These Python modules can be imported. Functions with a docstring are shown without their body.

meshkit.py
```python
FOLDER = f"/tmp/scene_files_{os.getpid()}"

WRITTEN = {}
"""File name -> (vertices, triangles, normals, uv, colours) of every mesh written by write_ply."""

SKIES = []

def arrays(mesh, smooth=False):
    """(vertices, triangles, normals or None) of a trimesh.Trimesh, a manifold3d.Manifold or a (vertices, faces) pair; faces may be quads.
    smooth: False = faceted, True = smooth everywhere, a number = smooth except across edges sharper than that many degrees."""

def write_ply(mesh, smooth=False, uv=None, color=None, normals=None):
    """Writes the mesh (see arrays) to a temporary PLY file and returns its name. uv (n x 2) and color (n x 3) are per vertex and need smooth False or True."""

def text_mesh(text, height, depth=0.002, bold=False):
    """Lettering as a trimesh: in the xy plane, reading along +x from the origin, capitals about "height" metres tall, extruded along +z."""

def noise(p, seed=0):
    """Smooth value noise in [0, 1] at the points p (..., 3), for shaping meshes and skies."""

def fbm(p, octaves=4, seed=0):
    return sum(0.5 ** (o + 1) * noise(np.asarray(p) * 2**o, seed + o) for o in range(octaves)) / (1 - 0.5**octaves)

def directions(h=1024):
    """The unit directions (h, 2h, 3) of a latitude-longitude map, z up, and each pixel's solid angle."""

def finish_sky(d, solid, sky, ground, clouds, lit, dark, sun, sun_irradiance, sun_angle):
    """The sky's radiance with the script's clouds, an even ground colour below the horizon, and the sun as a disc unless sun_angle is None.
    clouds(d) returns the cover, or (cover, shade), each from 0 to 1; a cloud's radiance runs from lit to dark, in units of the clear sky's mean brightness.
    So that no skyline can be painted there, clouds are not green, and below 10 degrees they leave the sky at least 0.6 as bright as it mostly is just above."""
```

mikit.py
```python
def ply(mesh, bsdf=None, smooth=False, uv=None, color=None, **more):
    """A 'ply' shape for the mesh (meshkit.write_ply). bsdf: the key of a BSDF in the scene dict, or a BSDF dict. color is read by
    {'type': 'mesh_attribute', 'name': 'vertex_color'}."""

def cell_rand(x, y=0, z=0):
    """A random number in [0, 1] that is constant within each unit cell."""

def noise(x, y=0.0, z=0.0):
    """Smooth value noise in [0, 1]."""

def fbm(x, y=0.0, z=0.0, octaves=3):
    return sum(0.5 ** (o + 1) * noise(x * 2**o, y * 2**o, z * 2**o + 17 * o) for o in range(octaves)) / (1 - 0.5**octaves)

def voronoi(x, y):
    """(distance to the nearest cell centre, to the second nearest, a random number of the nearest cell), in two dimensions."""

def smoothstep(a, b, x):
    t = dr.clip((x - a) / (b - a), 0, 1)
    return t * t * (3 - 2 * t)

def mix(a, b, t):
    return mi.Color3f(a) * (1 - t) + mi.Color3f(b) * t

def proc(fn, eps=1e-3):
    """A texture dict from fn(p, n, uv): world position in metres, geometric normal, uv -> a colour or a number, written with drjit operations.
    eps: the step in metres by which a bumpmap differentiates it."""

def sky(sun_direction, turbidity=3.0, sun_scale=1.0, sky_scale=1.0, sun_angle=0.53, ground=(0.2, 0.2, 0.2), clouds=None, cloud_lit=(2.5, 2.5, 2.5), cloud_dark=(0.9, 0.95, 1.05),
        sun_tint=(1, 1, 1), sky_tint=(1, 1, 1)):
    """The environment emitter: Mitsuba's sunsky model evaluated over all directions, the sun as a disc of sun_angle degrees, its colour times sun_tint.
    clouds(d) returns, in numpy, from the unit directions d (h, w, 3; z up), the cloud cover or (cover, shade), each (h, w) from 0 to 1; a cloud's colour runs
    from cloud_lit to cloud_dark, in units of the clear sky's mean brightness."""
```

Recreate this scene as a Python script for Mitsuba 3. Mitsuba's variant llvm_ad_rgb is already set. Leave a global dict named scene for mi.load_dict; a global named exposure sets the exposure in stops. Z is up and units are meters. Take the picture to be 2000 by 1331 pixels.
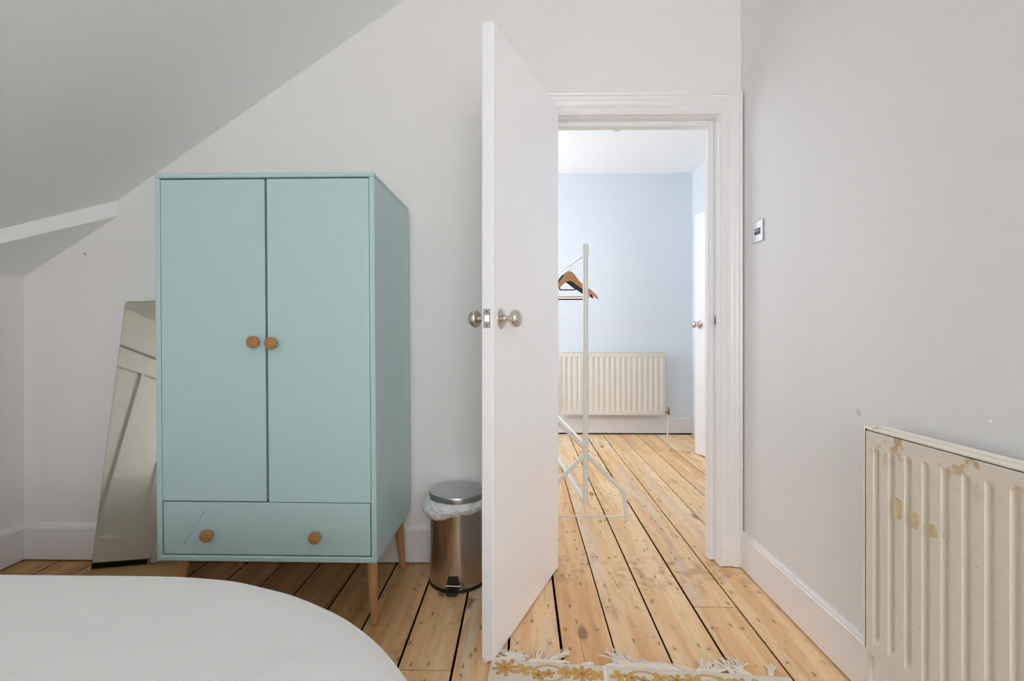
import math, random
import numpy as np, trimesh, manifold3d as m3, drjit as dr, mitsuba as mi, mikit, meshkit
from shapely.geometry import Polygon, Point, box as sbox
T = mi.ScalarTransform4f
scene, labels = {}, {}

# ------------------------------------------------------------------ camera, light, exposure
EYE = 1.03
YAW = math.radians(1.02)
scene['camera'] = {'type': 'perspective', 'fov': 2 * math.degrees(math.atan(1000 / 1010)), 'fov_axis': 'x', 'near_clip': 0.05, 'far_clip': 60,
                   'principal_point_offset_y': 0.0154,
                   'to_world': T().look_at(origin=[0, 0, EYE], target=[-math.sin(YAW), math.cos(YAW), EYE], up=[0, 0, 1])}
exposure = 0.0
# daylight: the windows of the two rooms (their bright panes are built with the window frames below)
BED_WINDOW = (6.7, 6.95, 7.3)
SIDE_WINDOW = (3.75, 3.93, 4.15)

# ------------------------------------------------------------------ helpers
def key_of(base):
    if base not in scene and base not in labels and not any(k.startswith(base + '__') for k in scene):
        return base
    i = 1
    while f'{base}_{i:03d}' in scene or f'{base}_{i:03d}' in labels:
        i += 1
    return f'{base}_{i:03d}'

def thing(name, label, category, group=None, kind=None):
    k = key_of(name)
    labels[k] = {'label': label}
    if category: labels[k]['category'] = category
    if group: labels[k]['group'] = group
    if kind: labels[k]['kind'] = kind
    return k

def put(name, mesh, bsdf, parent=None, label=None, smooth=False, kind=None, **kw):
    k = key_of(f'{parent}__{name}' if parent else name)
    scene[k] = mikit.ply(mesh, bsdf, smooth=smooth, **kw)
    if label or kind:
        labels.setdefault(k, {})
        if label: labels[k]['label'] = label
        if kind: labels[k]['kind'] = kind
    return k

def struct(name, mesh, bsdf, label, smooth=False, **kw):
    k = put(name, mesh, bsdf, None, label, smooth, 'structure', **kw)
    return k

def to_tm(man):
    m = man.to_mesh()
    return trimesh.Trimesh(np.array(m.vert_properties[:, :3], float), np.array(m.tri_verts), process=False)

def hull(pts):
    return to_tm(m3.Manifold.hull_points(np.asarray(pts, float)))

def box(x0, x1, y0, y1, z0, z1, ch=0.0):
    """box with chamfered edges"""
    if ch <= 0:
        return hull([[x, y, z] for x in (x0, x1) for y in (y0, y1) for z in (z0, z1)])
    p = []
    for sx, x in ((1, x0), (-1, x1)):
        for sy, y in ((1, y0), (-1, y1)):
            for sz, z in ((1, z0), (-1, z1)):
                p += [[x, y + sy * ch, z + sz * ch], [x + sx * ch, y, z + sz * ch], [x + sx * ch, y + sy * ch, z]]
    return hull(p)

def cat(*ms):
    return trimesh.util.concatenate([m for m in ms])

def mat4(o, x, y, z):
    M = np.eye(4); M[:3, 0] = x; M[:3, 1] = y; M[:3, 2] = z; M[:3, 3] = o
    return M

def moved(m, M):
    m = m.copy(); m.apply_transform(M); return m

def rotz(deg, o=(0, 0, 0)):
    a = math.radians(deg); M = np.eye(4)
    M[:2, :2] = [[math.cos(a), -math.sin(a)], [math.sin(a), math.cos(a)]]; M[:3, 3] = o
    return M

def prism(pts, axis, a, b):
    """polygon extruded along axis 'x' (pts = y,z), 'y' (pts = x,z) or 'z' (pts = x,y) between a and b"""
    m = trimesh.creation.extrude_polygon(pts if isinstance(pts, Polygon) else Polygon(pts), b - a, engine='earcut')
    v = m.vertices.copy(); v[:, 2] += a
    if axis == 'x': v = v[:, [2, 0, 1]]
    elif axis == 'y': v = v[:, [0, 2, 1]]
    m = trimesh.Trimesh(v, m.faces, process=False)
    if axis == 'y': m.invert()
    return m

def lathe(prof, n=40, axis='z', o=(0, 0, 0)):
    """profile of (radius, height) points turned about z, then laid along the given unit direction"""
    m = trimesh.creation.revolve(np.asarray(prof, float), sections=n)
    if m.volume < 0: m.invert()
    if axis == 'z':
        m.apply_translation(o); return m
    d = np.asarray(axis, float); d /= np.linalg.norm(d)
    a = np.cross(d, [0, 0, 1.0] if abs(d[2]) < .9 else [1.0, 0, 0]); a /= np.linalg.norm(a)
    b = np.cross(d, a)
    return moved(m, mat4(o, a, b, d))

def tube(pts, r, n=12, caps=True):
    p = np.asarray(pts, float); r = np.broadcast_to(np.asarray(r, float), (len(p),))
    t = np.gradient(p, axis=0); seg = np.diff(p, axis=0); seg /= np.linalg.norm(seg, axis=1, keepdims=True) + 1e-12
    t[0], t[-1] = seg[0], seg[-1]
    for i in range(1, len(p) - 1): t[i] = seg[i - 1] + seg[i]
    t /= np.linalg.norm(t, axis=1, keepdims=True)
    a = np.cross(t[0], [0, 0, 1.0] if abs(t[0][2]) < .9 else [1.0, 0, 0]); a /= np.linalg.norm(a)
    rings = []; ang = np.arange(n) * 2 * np.pi / n
    for i in range(len(p)):
        a = a - t[i] * np.dot(a, t[i]); a /= np.linalg.norm(a); b = np.cross(t[i], a)
        rings.append(p[i] + r[i] * (np.cos(ang)[:, None] * a + np.sin(ang)[:, None] * b))
    v = np.vstack(rings + [p[:1], p[-1:]]); f = []
    for i in range(len(p) - 1):
        for j in range(n):
            q = (j + 1) % n
            f += [[i * n + j, i * n + q, (i + 1) * n + q], [i * n + j, (i + 1) * n + q, (i + 1) * n + j]]
    if caps:
        c0, c1, L = len(v) - 2, len(v) - 1, (len(p) - 1) * n
        for j in range(n):
            q = (j + 1) % n
            f += [[c0, q, j], [c1, L + j, L + q]]
    return trimesh.Trimesh(v, f, process=False)

def bend(a, b, c, r=0.03, k=6):
    """points of a corner at b rounded between a and c"""
    a, b, c = (np.asarray(x, float) for x in (a, b, c))
    u, w = (a - b) / np.linalg.norm(a - b), (c - b) / np.linalg.norm(c - b)
    p, q = b + u * r, b + w * r
    return [(1 - s) ** 2 * p + 2 * s * (1 - s) * b + s * s * q for s in np.linspace(0, 1, k)]

def grid(P, close=False):
    """P: (rows, cols, 3) points -> mesh"""
    R, C = P.shape[:2]; f = []
    for i in range(R - 1):
        for j in range(C if close else C - 1):
            q = (j + 1) % C
            f += [[i * C + j, i * C + q, (i + 1) * C + q], [i * C + j, (i + 1) * C + q, (i + 1) * C + j]]
    return trimesh.Trimesh(P.reshape(-1, 3), f, process=False)

def rgb(*c): return {'type': 'rgb', 'value': [float(x) for x in c]}
def srgb(r, g, b):
    return [((x / 255 + .055) / 1.055) ** 2.4 for x in (r, g, b)]

# ------------------------------------------------------------------ materials
def paint(name, col, rough=.5, spec=.35, **k):
    scene[name] = {'type': 'twosided', 'bsdf': {'type': 'principled', 'base_color': col if isinstance(col, dict) else rgb(*col), 'roughness': rough, 'specular': spec, **k}}
def metal(name, col, rough):
    scene[name] = {'type': 'twosided', 'bsdf': {'type': 'principled', 'base_color': col if isinstance(col, dict) else rgb(*col), 'roughness': rough, 'metallic': 1.0}}
Cc = mi.Color3f
N, F, V, S, MX, CR = mikit.noise, mikit.fbm, mikit.voronoi, mikit.smoothstep, mikit.mix, mikit.cell_rand

def wall_col(p, n, uv):
    t = F(p.x * 1.3, p.y * 1.3, p.z * 1.3, 2)
    c = MX([.805, .785, .77], [.82, .805, .795], t)
    # a screw hole left in the gable wall, low on the left
    d = dr.sqrt(dr.square(p.x + 1.956) + dr.square(p.z - 1.371) + dr.square((p.y - 2.285) * .3))
    return MX(c, [.25, .22, .2], 1 - S(.003, .0055, d))
def wall_right_col(p, n, uv):
    t = F(p.x * 1.3, p.y * 1.3, p.z * 1.3, 2)
    c = MX([.752, .752, .76], [.767, .765, .773], t)
    d = dr.sqrt(dr.square(p.y - 1.517) + dr.square(p.z - .790))      # a grey smudge on the paint
    c = MX(c, [.52, .50, .51], .75 * (1 - S(.004, .017, d)))
    d = dr.sqrt(dr.square(p.y - 1.105) + dr.square(p.z - .838))      # a speck of filler
    return MX(c, [.95, .95, .95], 1 - S(.0025, .004, d))
paint('wall_paint', mikit.proc(wall_col), .55, .25)
paint('wall_right_paint', mikit.proc(wall_right_col), .5, .3)
paint('ceiling_paint', (.81, .82, .805), .6, .2)
paint('blue_paint', (.735, .79, .845), .55, .25)
paint('white_ceiling', (.88, .88, .88), .6, .2)
def gloss_col(p, n, uv):
    t = F(p.x * 3, p.y * 3, p.z * 3, 2)
    c = MX([.805, .80, .81], [.785, .78, .79], t)
    v1, v2, w = V((p.x + p.y) * 26, p.z * 26)                        # odd small chips near the floor
    chip = (1 - S(.03, .09, v1)) * dr.select(w > .93, 1.0, 0.0) * (1 - S(.05, .16, p.z))
    return MX(c, [.38, .33, .29], chip * .8)
paint('white_gloss', mikit.proc(gloss_col), .3, .5)
paint('door_gloss', (.87, .875, .895), .32, .5)
paint('dark_gap', (.012, .010, .008), .8, .1)

def plank_col(p, n, uv):
    i = dr.floor(uv.x); fx = uv.x - i; x = fx * .168; y = uv.y
    r1, r2, r3 = CR(i, 1), CR(i, 2), CR(i, 3)
    wob = (N(y * 1.1, i * 3.7) - .5) * .05 + (N(y * 4.3, i * 5.1) - .5) * .012
    g = F((x + wob) * 60, y * .9, i * 7.3, 3)
    fine = N((x + wob * .6) * 420, y * 5.0, i * 2.1)
    ring = .5 + .5 * dr.sin((x + wob * 1.6 + r1) * 150 + 5 * N(y * .8, x * 12, i))
    light, dark = MX([.88, .63, .375], [.84, .56, .30], r2), MX([.66, .36, .135], [.70, .42, .19], r3)
    varnish_shade = 1 - S(-.62, -.30, p.x)                     # boards by the bed: darker varnish, plus bed and wardrobe shade painted in
    light, dark = MX(light, MX([.38, .195, .055], [.32, .155, .04], r2), .85 * varnish_shade), MX(dark, [.20, .085, .02], .85 * varnish_shade)
    flame = S(.42, .66, F((x + wob) * 17 + r3 * 5, y * .7, i * 3.3, 3))                             # broad honey-coloured figure
    streak = N((x + wob * .8) * 190, y * 2.2, i * 2.9) * .55 + fine * .45                           # close grain
    c = MX(light, dark, dr.clip(.55 * flame + .42 * (g - .4) + .26 * ring * S(.35, .7, N(y * .6, i * 9.1, x * 6)) + .42 * (streak - .45), 0, 1))
    c = MX(c, [.72, .58, .45], .62 * (1 - .8 * varnish_shade) * S(.55, .74, F((x + wob) * 19 + r1 * 9, y * .75, i, 3)))   # worn pale streaks
    c = MX(c, [.33, .22, .14], .45 * S(.60, .80, F(x * 24 + 4, y * 4.6, i * 1.7 + 3, 4)))          # grimy patches
    c = MX(c, [.66, .33, .105], .55 * (1 - .8 * varnish_shade) * S(.50, .72, F((x + wob) * 15 + 2, y * 1.1, i * 1.7, 3)))        # warm orange patches
    c = MX(c, [.38, .22, .11], .22 * S(.50, .78, F(x * 75, y * 13 + i, 7, 4)))                        # open, mottled grain
    tread = (1 - S(.03, .30, dr.abs(p.y - 2.24))) * S(-.1, .1, p.x)                               # dirt trodden in at the threshold
    c = MX(c, [.30, .185, .11], .46 * tread * S(.40, .76, F(p.x * 30, p.y * 34, 3, 4)) * S(.3, .6, N(p.x * 6, p.y * 5)))
    c = MX(c, [.24, .18, .14], .6 * S(.25, .5, N(p.x * 260, p.y * 40)) * (1 - S(.004, .008, dr.abs(p.x - .375 - .10 * (2.17 - p.y) - .006 * N(p.y * 60)))) * (1 - S(.055, .085, dr.abs(p.y - 2.14))))   # a grey scorch mark
    for (fx_, fy_, th_, st_) in ((34, 11, .86, .75), (85, 20, .84, .45)):                          # flecks and old tack holes
        v1, v2, w = V(x * fx_ + i * 13.1, y * fy_)
        c = MX(c, [.15, .08, .04], st_ * (1 - S(.04, .10 + .12 * w, v1 + .12 * (N(x * 400, y * 150) - .5))) * dr.select(w > th_, 1.0, 0.0))
    k1, k2, kw = V(x * 9 + i * 5.3, y * 3.1)
    knot = (1 - S(.07, .19, k1 + .05 * (N(x * 60, y * 30) - .5))) * dr.select(kw > .90, 1.0, 0.0)
    c = MX(c, MX([.36, .17, .06], [.15, .07, .03], .5 + .5 * dr.sin(k1 * 90)), .85 * knot)
    yy = y / .43 + r1 * .12; ny = (yy - dr.floor(yy) - .5) * .43                                # nails over the joists
    for q in (.17, .80):
        d = dr.sqrt(dr.square((fx - q - .08 * (r3 - .5)) * .168) + dr.square(ny * .8))
        c = MX(c, [.09, .055, .035], .85 * (1 - S(.0022, .0052, d)) * dr.select(CR(dr.floor(yy), i, q * 100) > .3, 1.0, 0.0))
        c = MX(c, [.28, .17, .10], .25 * (1 - S(.004, .018, d)))
    crack = dr.abs(x - .084 - (r2 - .5) * .06 - wob * .25)
    c = MX(c, [.10, .055, .03], .8 * (1 - S(.0004, .0014, crack)) * dr.select(r1 > .62, 1.0, 0.0) * S(.4, .55, N(y * 1.3, i * 4.4)))
    edge = dr.minimum(fx, 1 - fx)
    c = MX(c, [.22, .12, .06], .45 * (1 - S(.0, .03, edge)))
    return MX([.055, .032, .018], c, S(.15, .6, n.z))          # unplaned edges black with dirt, and the shade of the gaps painted in
def plank_rough(p, n, uv):
    return .34 + .22 * F(uv.x * 6, uv.y * 3, 0, 2)
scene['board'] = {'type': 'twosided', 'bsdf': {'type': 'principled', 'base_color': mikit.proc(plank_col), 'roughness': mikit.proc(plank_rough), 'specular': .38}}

def mint_col(p, n, uv):
    c = MX([.41, .575, .575], [.42, .58, .58], F(p.x * 2, p.y * 2, p.z * 2, 2))
    # the long scuff on the drawer front
    a, b = p.x + 1.155, p.z - .295
    t = (a * .069 + b * .109) / (.069 ** 2 + .109 ** 2)
    d = dr.abs(a * .109 - b * .069) / math.hypot(.069, .109)
    on = dr.select((t > -.05) & (t < 1.1) & (dr.abs(n.y) > .6), 1.0, 0.0)
    return MX(c, [.13, .22, .23], .8 * on * (1 - S(.0006, .0022, d)) * S(.35, .55, N(p.z * 260, p.x * 30)))
paint('mint', mikit.proc(mint_col), .36, .42)
paint('mint_side', (.415, .578, .578), .36, .42)
paint('mint_dark', (.05, .085, .085), .6, .2)
def oak_col(p, n, uv):
    g = F(p.x * 150, p.y * 150, p.z * 14, 3)
    return MX([.50, .285, .125], [.36, .185, .07], g)
paint('oak', mikit.proc(oak_col), .42, .4)
def knob_wood_col(p, n, uv):
    g = F(p.x * 60, p.y * 30, p.z * 230, 3)
    return MX([.42, .205, .075], [.29, .13, .045], g)
paint('knob_wood', mikit.proc(knob_wood_col), .45, .4)
metal('nickel', (.70, .64, .575), .07)
metal('steel_plate', (.56, .565, .59), .30)
paint('screw_dark', (.08, .075, .07), .5, .3)
def steel_col(p, n, uv):
    return MX([.52, .47, .43], [.60, .55, .51], F(p.x * 9, p.y * 9, p.z * 14, 3) * .6 + .4 * N(uv.x, p.z * 900))
metal('brushed_steel', mikit.proc(steel_col), .17)
def lid_col(p, n, uv):
    return MX([.46, .45, .45], [.60, .59, .58], F(p.x * 22, p.y * 22, p.z * 9, 3))
metal('lid_steel', mikit.proc(lid_col), .3)
metal('chrome', (.80, .80, .82), .08)
paint('black_plastic', (.015, .015, .016), .4, .4)
paint('liner', (.74, .75, .76), .35, .5)
def sheet_col(p, n, uv):
    return MX([.66, .655, .655], [.69, .685, .685], F(p.x * 5, p.y * 5, p.z * 5, 3))
paint('bed_linen', mikit.proc(sheet_col), .8, .15, sheen=.2)
def radiator_col(p, n, uv):
    c = MX([.72, .665, .575], [.74, .69, .60], F(p.x * 4, p.y * 4, p.z * 4, 2))
    up = S(.67, .765, p.z)                                                                      # rust freckles under the top edge
    r = S(.56, .70, F(p.y * 45, p.z * 50, p.x * 20, 4)) * up
    c = MX(c, [.50, .32, .11], .8 * r)
    v1, v2, w = V(p.y * 38, p.z * 38)
    return MX(c, [.22, .15, .09], .8 * (1 - S(.03, .075, v1)) * dr.select(w > .95, 1.0, 0.0))
paint('radiator_paint', mikit.proc(radiator_col), .35, .45)
paint('cream_paint', (.76, .725, .645), .38, .45)
def tape_col(p, n, uv):
    return MX([.58, .44, .23], [.68, .56, .38], S(.35, .7, F(p.y * 50, p.z * 50, 0, 3)))
paint('old_tape', mikit.proc(tape_col), .6, .3)
def brass_col(p, n, uv):
    return MX([.16, .12, .07], [.32, .25, .15], F(p.x * 70, p.y * 70, p.z * 70, 2))
paint('old_brass', mikit.proc(brass_col), .4, .5, metallic=.6)
paint('rack_paint', (.70, .685, .615), .35, .45)
def hanger_col(p, n, uv):
    return MX([.50, .215, .042], [.38, .14, .024], F(p.x * 30, p.y * 60, p.z * 90, 3))
paint('hanger_wood', mikit.proc(hanger_col), .35, .5)
paint('hanger_pale', (.72, .52, .32), .45, .4)
paint('lamp_grey', (.52, .53, .54), .4, .4)
paint('lamp_white', (.8, .8, .8), .4, .4)
metal('mirror_silver', (.81, .80, .69), .012)
paint('mirror_edge', (.10, .12, .10), .2, .5)
paint('tassel_yarn', (.78, .72, .63), .9, .1)

RUG_O, RUG_A = (-.092, 1.606), math.radians(-4.4)
MOTIFS = [(.046, .036, .035, 8, .2, 0), (.103, .040, .026, 4, .5, 1), (.148, .060, .020, 5, .3, 2), (.178, .052, .018, 5, .3, 0), (.232, .040, .026, 4, .1, 1), (.278, .044, .034, 8, .0, 0), (.325, .046, .024, 4, .8, 1),
          (.385, .044, .024, 4, .2, 1), (.420, .048, .020, 5, .3, 2), (.455, .056, .016, 5, .1, 0), (.505, .044, .026, 4, .5, 1), (.552, .046, .024, 6, .2, 0), (.594, .042, .026, 4, .3, 1), (.640, .058, .017, 5, .1, 2), (.690, .044, .025, 4, .6, 1),
          (.735, .046, .026, 6, .2, 0), (.782, .044, .024, 4, .2, 1), (.822, .050, .020, 5, .3, 2), (.046, .150, .034, 8, .1, 0), (.15, .150, .026, 4, .5, 1), (.26, .155, .034, 8, .3, 0), (.42, .150, .034, 8, .1, 0), (.55, .150, .026, 4, .5, 1), (.68, .155, .034, 8, .3, 0), (.80, .15, .026, 4, .1, 1)]
def rug_col(p, n, uv):
    u, v = uv.x, uv.y                                     # metres along the short edge and away from it
    c = MX([.66, .60, .49], [.73, .68, .58], N(u * 300, v * 300) * .5 + .5 * F(u * 30, v * 30))
    rust, ochre, dark = [.40, .15, .035], [.56, .31, .07], [.30, .12, .04]
    def flower(c, cu, cv, R, petals, turn, fill, rim):
        du, dv = u - cu, v - cv
        rr = dr.sqrt(du * du + dv * dv); a = dr.atan2(dv, du) + turn
        w = dr.abs(dr.cos(a * petals * .5))
        edge = 1.12 * R * (.30 + .70 * w ** .75)
        c = MX(c, fill, 1 - S(edge - .0015, edge, rr))
        c = MX(c, rim, .9 * (1 - S(.0010, .0024, dr.abs(rr - edge + .0015))))
        c = MX(c, rim, .8 * (1 - S(.0006, .0018, rr * dr.abs(dr.sin(a * petals * .5)) / petals * 2)) * (1 - S(R * .65, R * .7, rr)))
        return MX(c, rim, 1 - S(.0035, .0055, rr))
    for (cu, cv, R_, pt, tn, kind_) in MOTIFS:
        c = flower(c, cu, cv, R_, pt, tn, *((MX(ochre, [.62, .40, .16], .5), rust), (MX(ochre, [.66, .46, .18], .6), [.50, .26, .06]), ([.58, .38, .10], dark))[kind_])
    for (cu, cv, R_) in ((.178, .050, .046), (.455, .050, .042), (.640, .052, .044), (.86, .055, .04)):
        rr = dr.sqrt(dr.square(u - cu) + dr.square((v - cv) * 1.25))
        c = MX(c, [.62, .40, .15], .9 * (1 - S(.0030, .0050, dr.abs(rr - R_))))
        c = MX(c, [.48, .27, .08], .8 * (1 - S(.0008, .0020, dr.abs(dr.abs(rr - R_) - .0045))))
    seam = dr.abs(u - .345)
    return MX(c, [.80, .77, .70], 1 - S(.004, .006, seam))
paint('rug_weave', mikit.proc(rug_col), .9, .1)

# ------------------------------------------------------------------ room shell
W, WALL_T = 2.285, .085                     # gable wall: bedroom face, thickness
FAR = 5.135                                 # far wall of the room beyond
def right_x(y): return .963 + .020 * (W - y)
XL, REAR, FAR_L, FAR_R = -2.234, -1.95, -.75, 1.690
OX0, OX1, OZ = .135, .859, 1.965            # clear door rebate

# floor
struct('floor', box(-2.5, 2.7, REAR - .1, FAR + .1, -.12, -.0255), 'dark_gap', 'bare wide pine floorboards running through the doorway into the next room')
rng = random.Random(5)
x_edges = [-.0405 + .1685 * k + rng.uniform(-.004, .004) for k in range(-14, 12)]
for x_fix in (.130, .3005, .4675, .6385, .8015, .972, -.0405, -.209, -.378, -.549, -.714, -.885, -1.05, -1.213):
    j = min(range(len(x_edges)), key=lambda k: abs(x_edges[k] - x_fix)); x_edges[j] = x_fix
gaps = [rng.choice((.0014, .002, .0026, .0034)) for _ in x_edges]
for x_fix, g in ((.130, .0042), (-.0405, .0036), (.6385, .0036), (.4675, .0027), (.3005, .0021), (.8015, .0026), (-.209, .0036), (-.378, .0036), (-.549, .0034), (-.714, .003), (-.885, .003)):
    gaps[min(range(len(x_edges)), key=lambda k: abs(x_edges[k] - x_fix))] = g
pid = 0
for k in range(len(x_edges) - 1):
    x0, x1 = x_edges[k] + gaps[k], x_edges[k + 1] - gaps[k + 1]
    cuts = [4.43] + ([rng.uniform(-.9, .6)] if rng.random() < .8 else [])
    if abs(x_edges[k] + .378) < .01: cuts = [4.43, 1.562]
    if abs(x_edges[k] - .6385) < .01: cuts = [4.43, 1.935]
    if x_edges[k] < FAR_L - .2 or x_edges[k] > FAR_R + .1: cuts = cuts[1:]
    y_hi = FAR if FAR_L - .2 < x_edges[k] < 2.2 else W + .1
    ys = [REAR - .05] + sorted(cuts) + [y_hi]
    for a, b in zip(ys[:-1], ys[1:]):
        dz = rng.uniform(-.0012, .0)
        m = box(x0, x1, a + .0014, b - .0014, -.026, dz, .0009)
        v = np.array(m.vertices)
        uv = np.stack([pid + .5 + .96 * ((v[:, 0] - x0) / (x1 - x0) - .5), v[:, 1] + .37 * pid], 1)
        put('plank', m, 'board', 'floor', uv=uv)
        pid += 1

# gable wall with the doorway
shape = Polygon([(-2.36, .007), (1.12, .007), (1.12, 2.85), (-2.36, 2.85)]).difference(sbox(OX0 - .022, -.1, OX1 + .022, OZ + .022))
wall_back = struct('wall_back', prism(shape, 'y', W, W + WALL_T), 'wall_paint', 'off-white gable wall behind the wardrobe, with the doorway in it')
struct('wall_left', box(XL - .1, XL, REAR - .1, W + .05, -.02, 1.42), 'wall_paint', 'low off-white knee wall under the sloping ceiling')
struct('wall_right', prism([(right_x(REAR - .1), REAR - .1), (right_x(W + .05), W + .05), (right_x(W + .05) + .1, W + .05), (right_x(REAR - .1) + .1, REAR - .1)], 'z', -.02, 2.85),
       'wall_right_paint', 'cool white right-hand wall with the light switch and the radiator')
WX0, WX1, WZ0, WZ1 = -.45, .93, .60, 2.30
rear = Polygon([(-2.36, -.02), (1.2, -.02), (1.2, 2.85), (-2.36, 2.85)]).difference(sbox(WX0, WZ0, WX1, WZ1))
struct('wall_rear', prism(rear, 'y', REAR - .12, REAR), 'wall_paint', 'off-white wall behind the viewer, with the bedroom window')
# sloping ceiling: through (-1.796, 1.619) at 34.4 degrees
SL = .6854
def slope_z(x): return 1.619 + SL * (x + 1.796)
xt = -1.796 + (2.75 - 1.619) / SL
struct('ceiling_sloped', prism([(XL - .1, slope_z(XL - .1)), (xt, 2.75), (xt, 2.87), (XL - .1, slope_z(XL - .1) + .14)], 'y', REAR - .1, W + .02), 'ceiling_paint', 'pale grey sloping attic ceiling above the bed')
struct('ceiling', box(xt - .02, 1.2, REAR - .1, W + .02, 2.75, 2.87), 'ceiling_paint', 'flat top of the attic ceiling')
# boxed-in hip in the corner: a wedge hanging under the slope
c0, c1, c2 = (-1.796, W + .01), (XL - .02, W + .01), (XL - .02, W - (-1.796 - XL + .02) * .985)
def low_z(x): return 1.548 + .634 * (x + 1.796)
pts = [[c[0], c[1], low_z(c[0])] for c in (c0, c1, c2)] + [[c[0], c[1], slope_z(c[0]) + .03] for c in (c0, c1, c2)]
struct('ceiling_hip_casing', hull(pts), 'ceiling_paint', 'boxed-in hip rafter in the corner of the sloping ceiling')

# baseboards
def skirt(a, b, h=.162, t=.016, z0=.006):
    """skirting from a to b (plan points on the wall face), standing out to the left of a->b"""
    a, b = np.array(a, float), np.array(b, float); d = b - a; L = np.linalg.norm(d); d /= L; nrm = np.array([-d[1], d[0]])
    prof = [(0, z0), (t, z0), (t, h - .018), (t - .003, h - .014), (t - .003, h - .010), (t * .45, h), (0, h)]
    m = trimesh.creation.extrude_polygon(Polygon(prof), L, engine='earcut')     # x: out, y: up, z: along
    M = mat4((a[0], a[1], 0), (nrm[0], nrm[1], 0), (0, 0, 1), (d[0], d[1], 0))
    return moved(m, M)
struct('baseboard_back', skirt((.062, W), (XL, W)), 'white_gloss', 'white baseboard along the gable wall')
struct('baseboard_left', cat(skirt((XL, W - .016), (XL, 2.105)), skirt((XL, 1.155), (XL, REAR))), 'white_gloss', 'white baseboard along the knee wall')
struct('baseboard_right', skirt((right_x(REAR), REAR), (right_x(W - .03), W - .03)), 'white_gloss', 'white baseboard along the right-hand wall')
struct('baseboard_far', skirt((FAR_R, FAR), (FAR_L, FAR), .170, z0=.013), 'white_gloss', 'white baseboard of the far wall in the next room')

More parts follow.
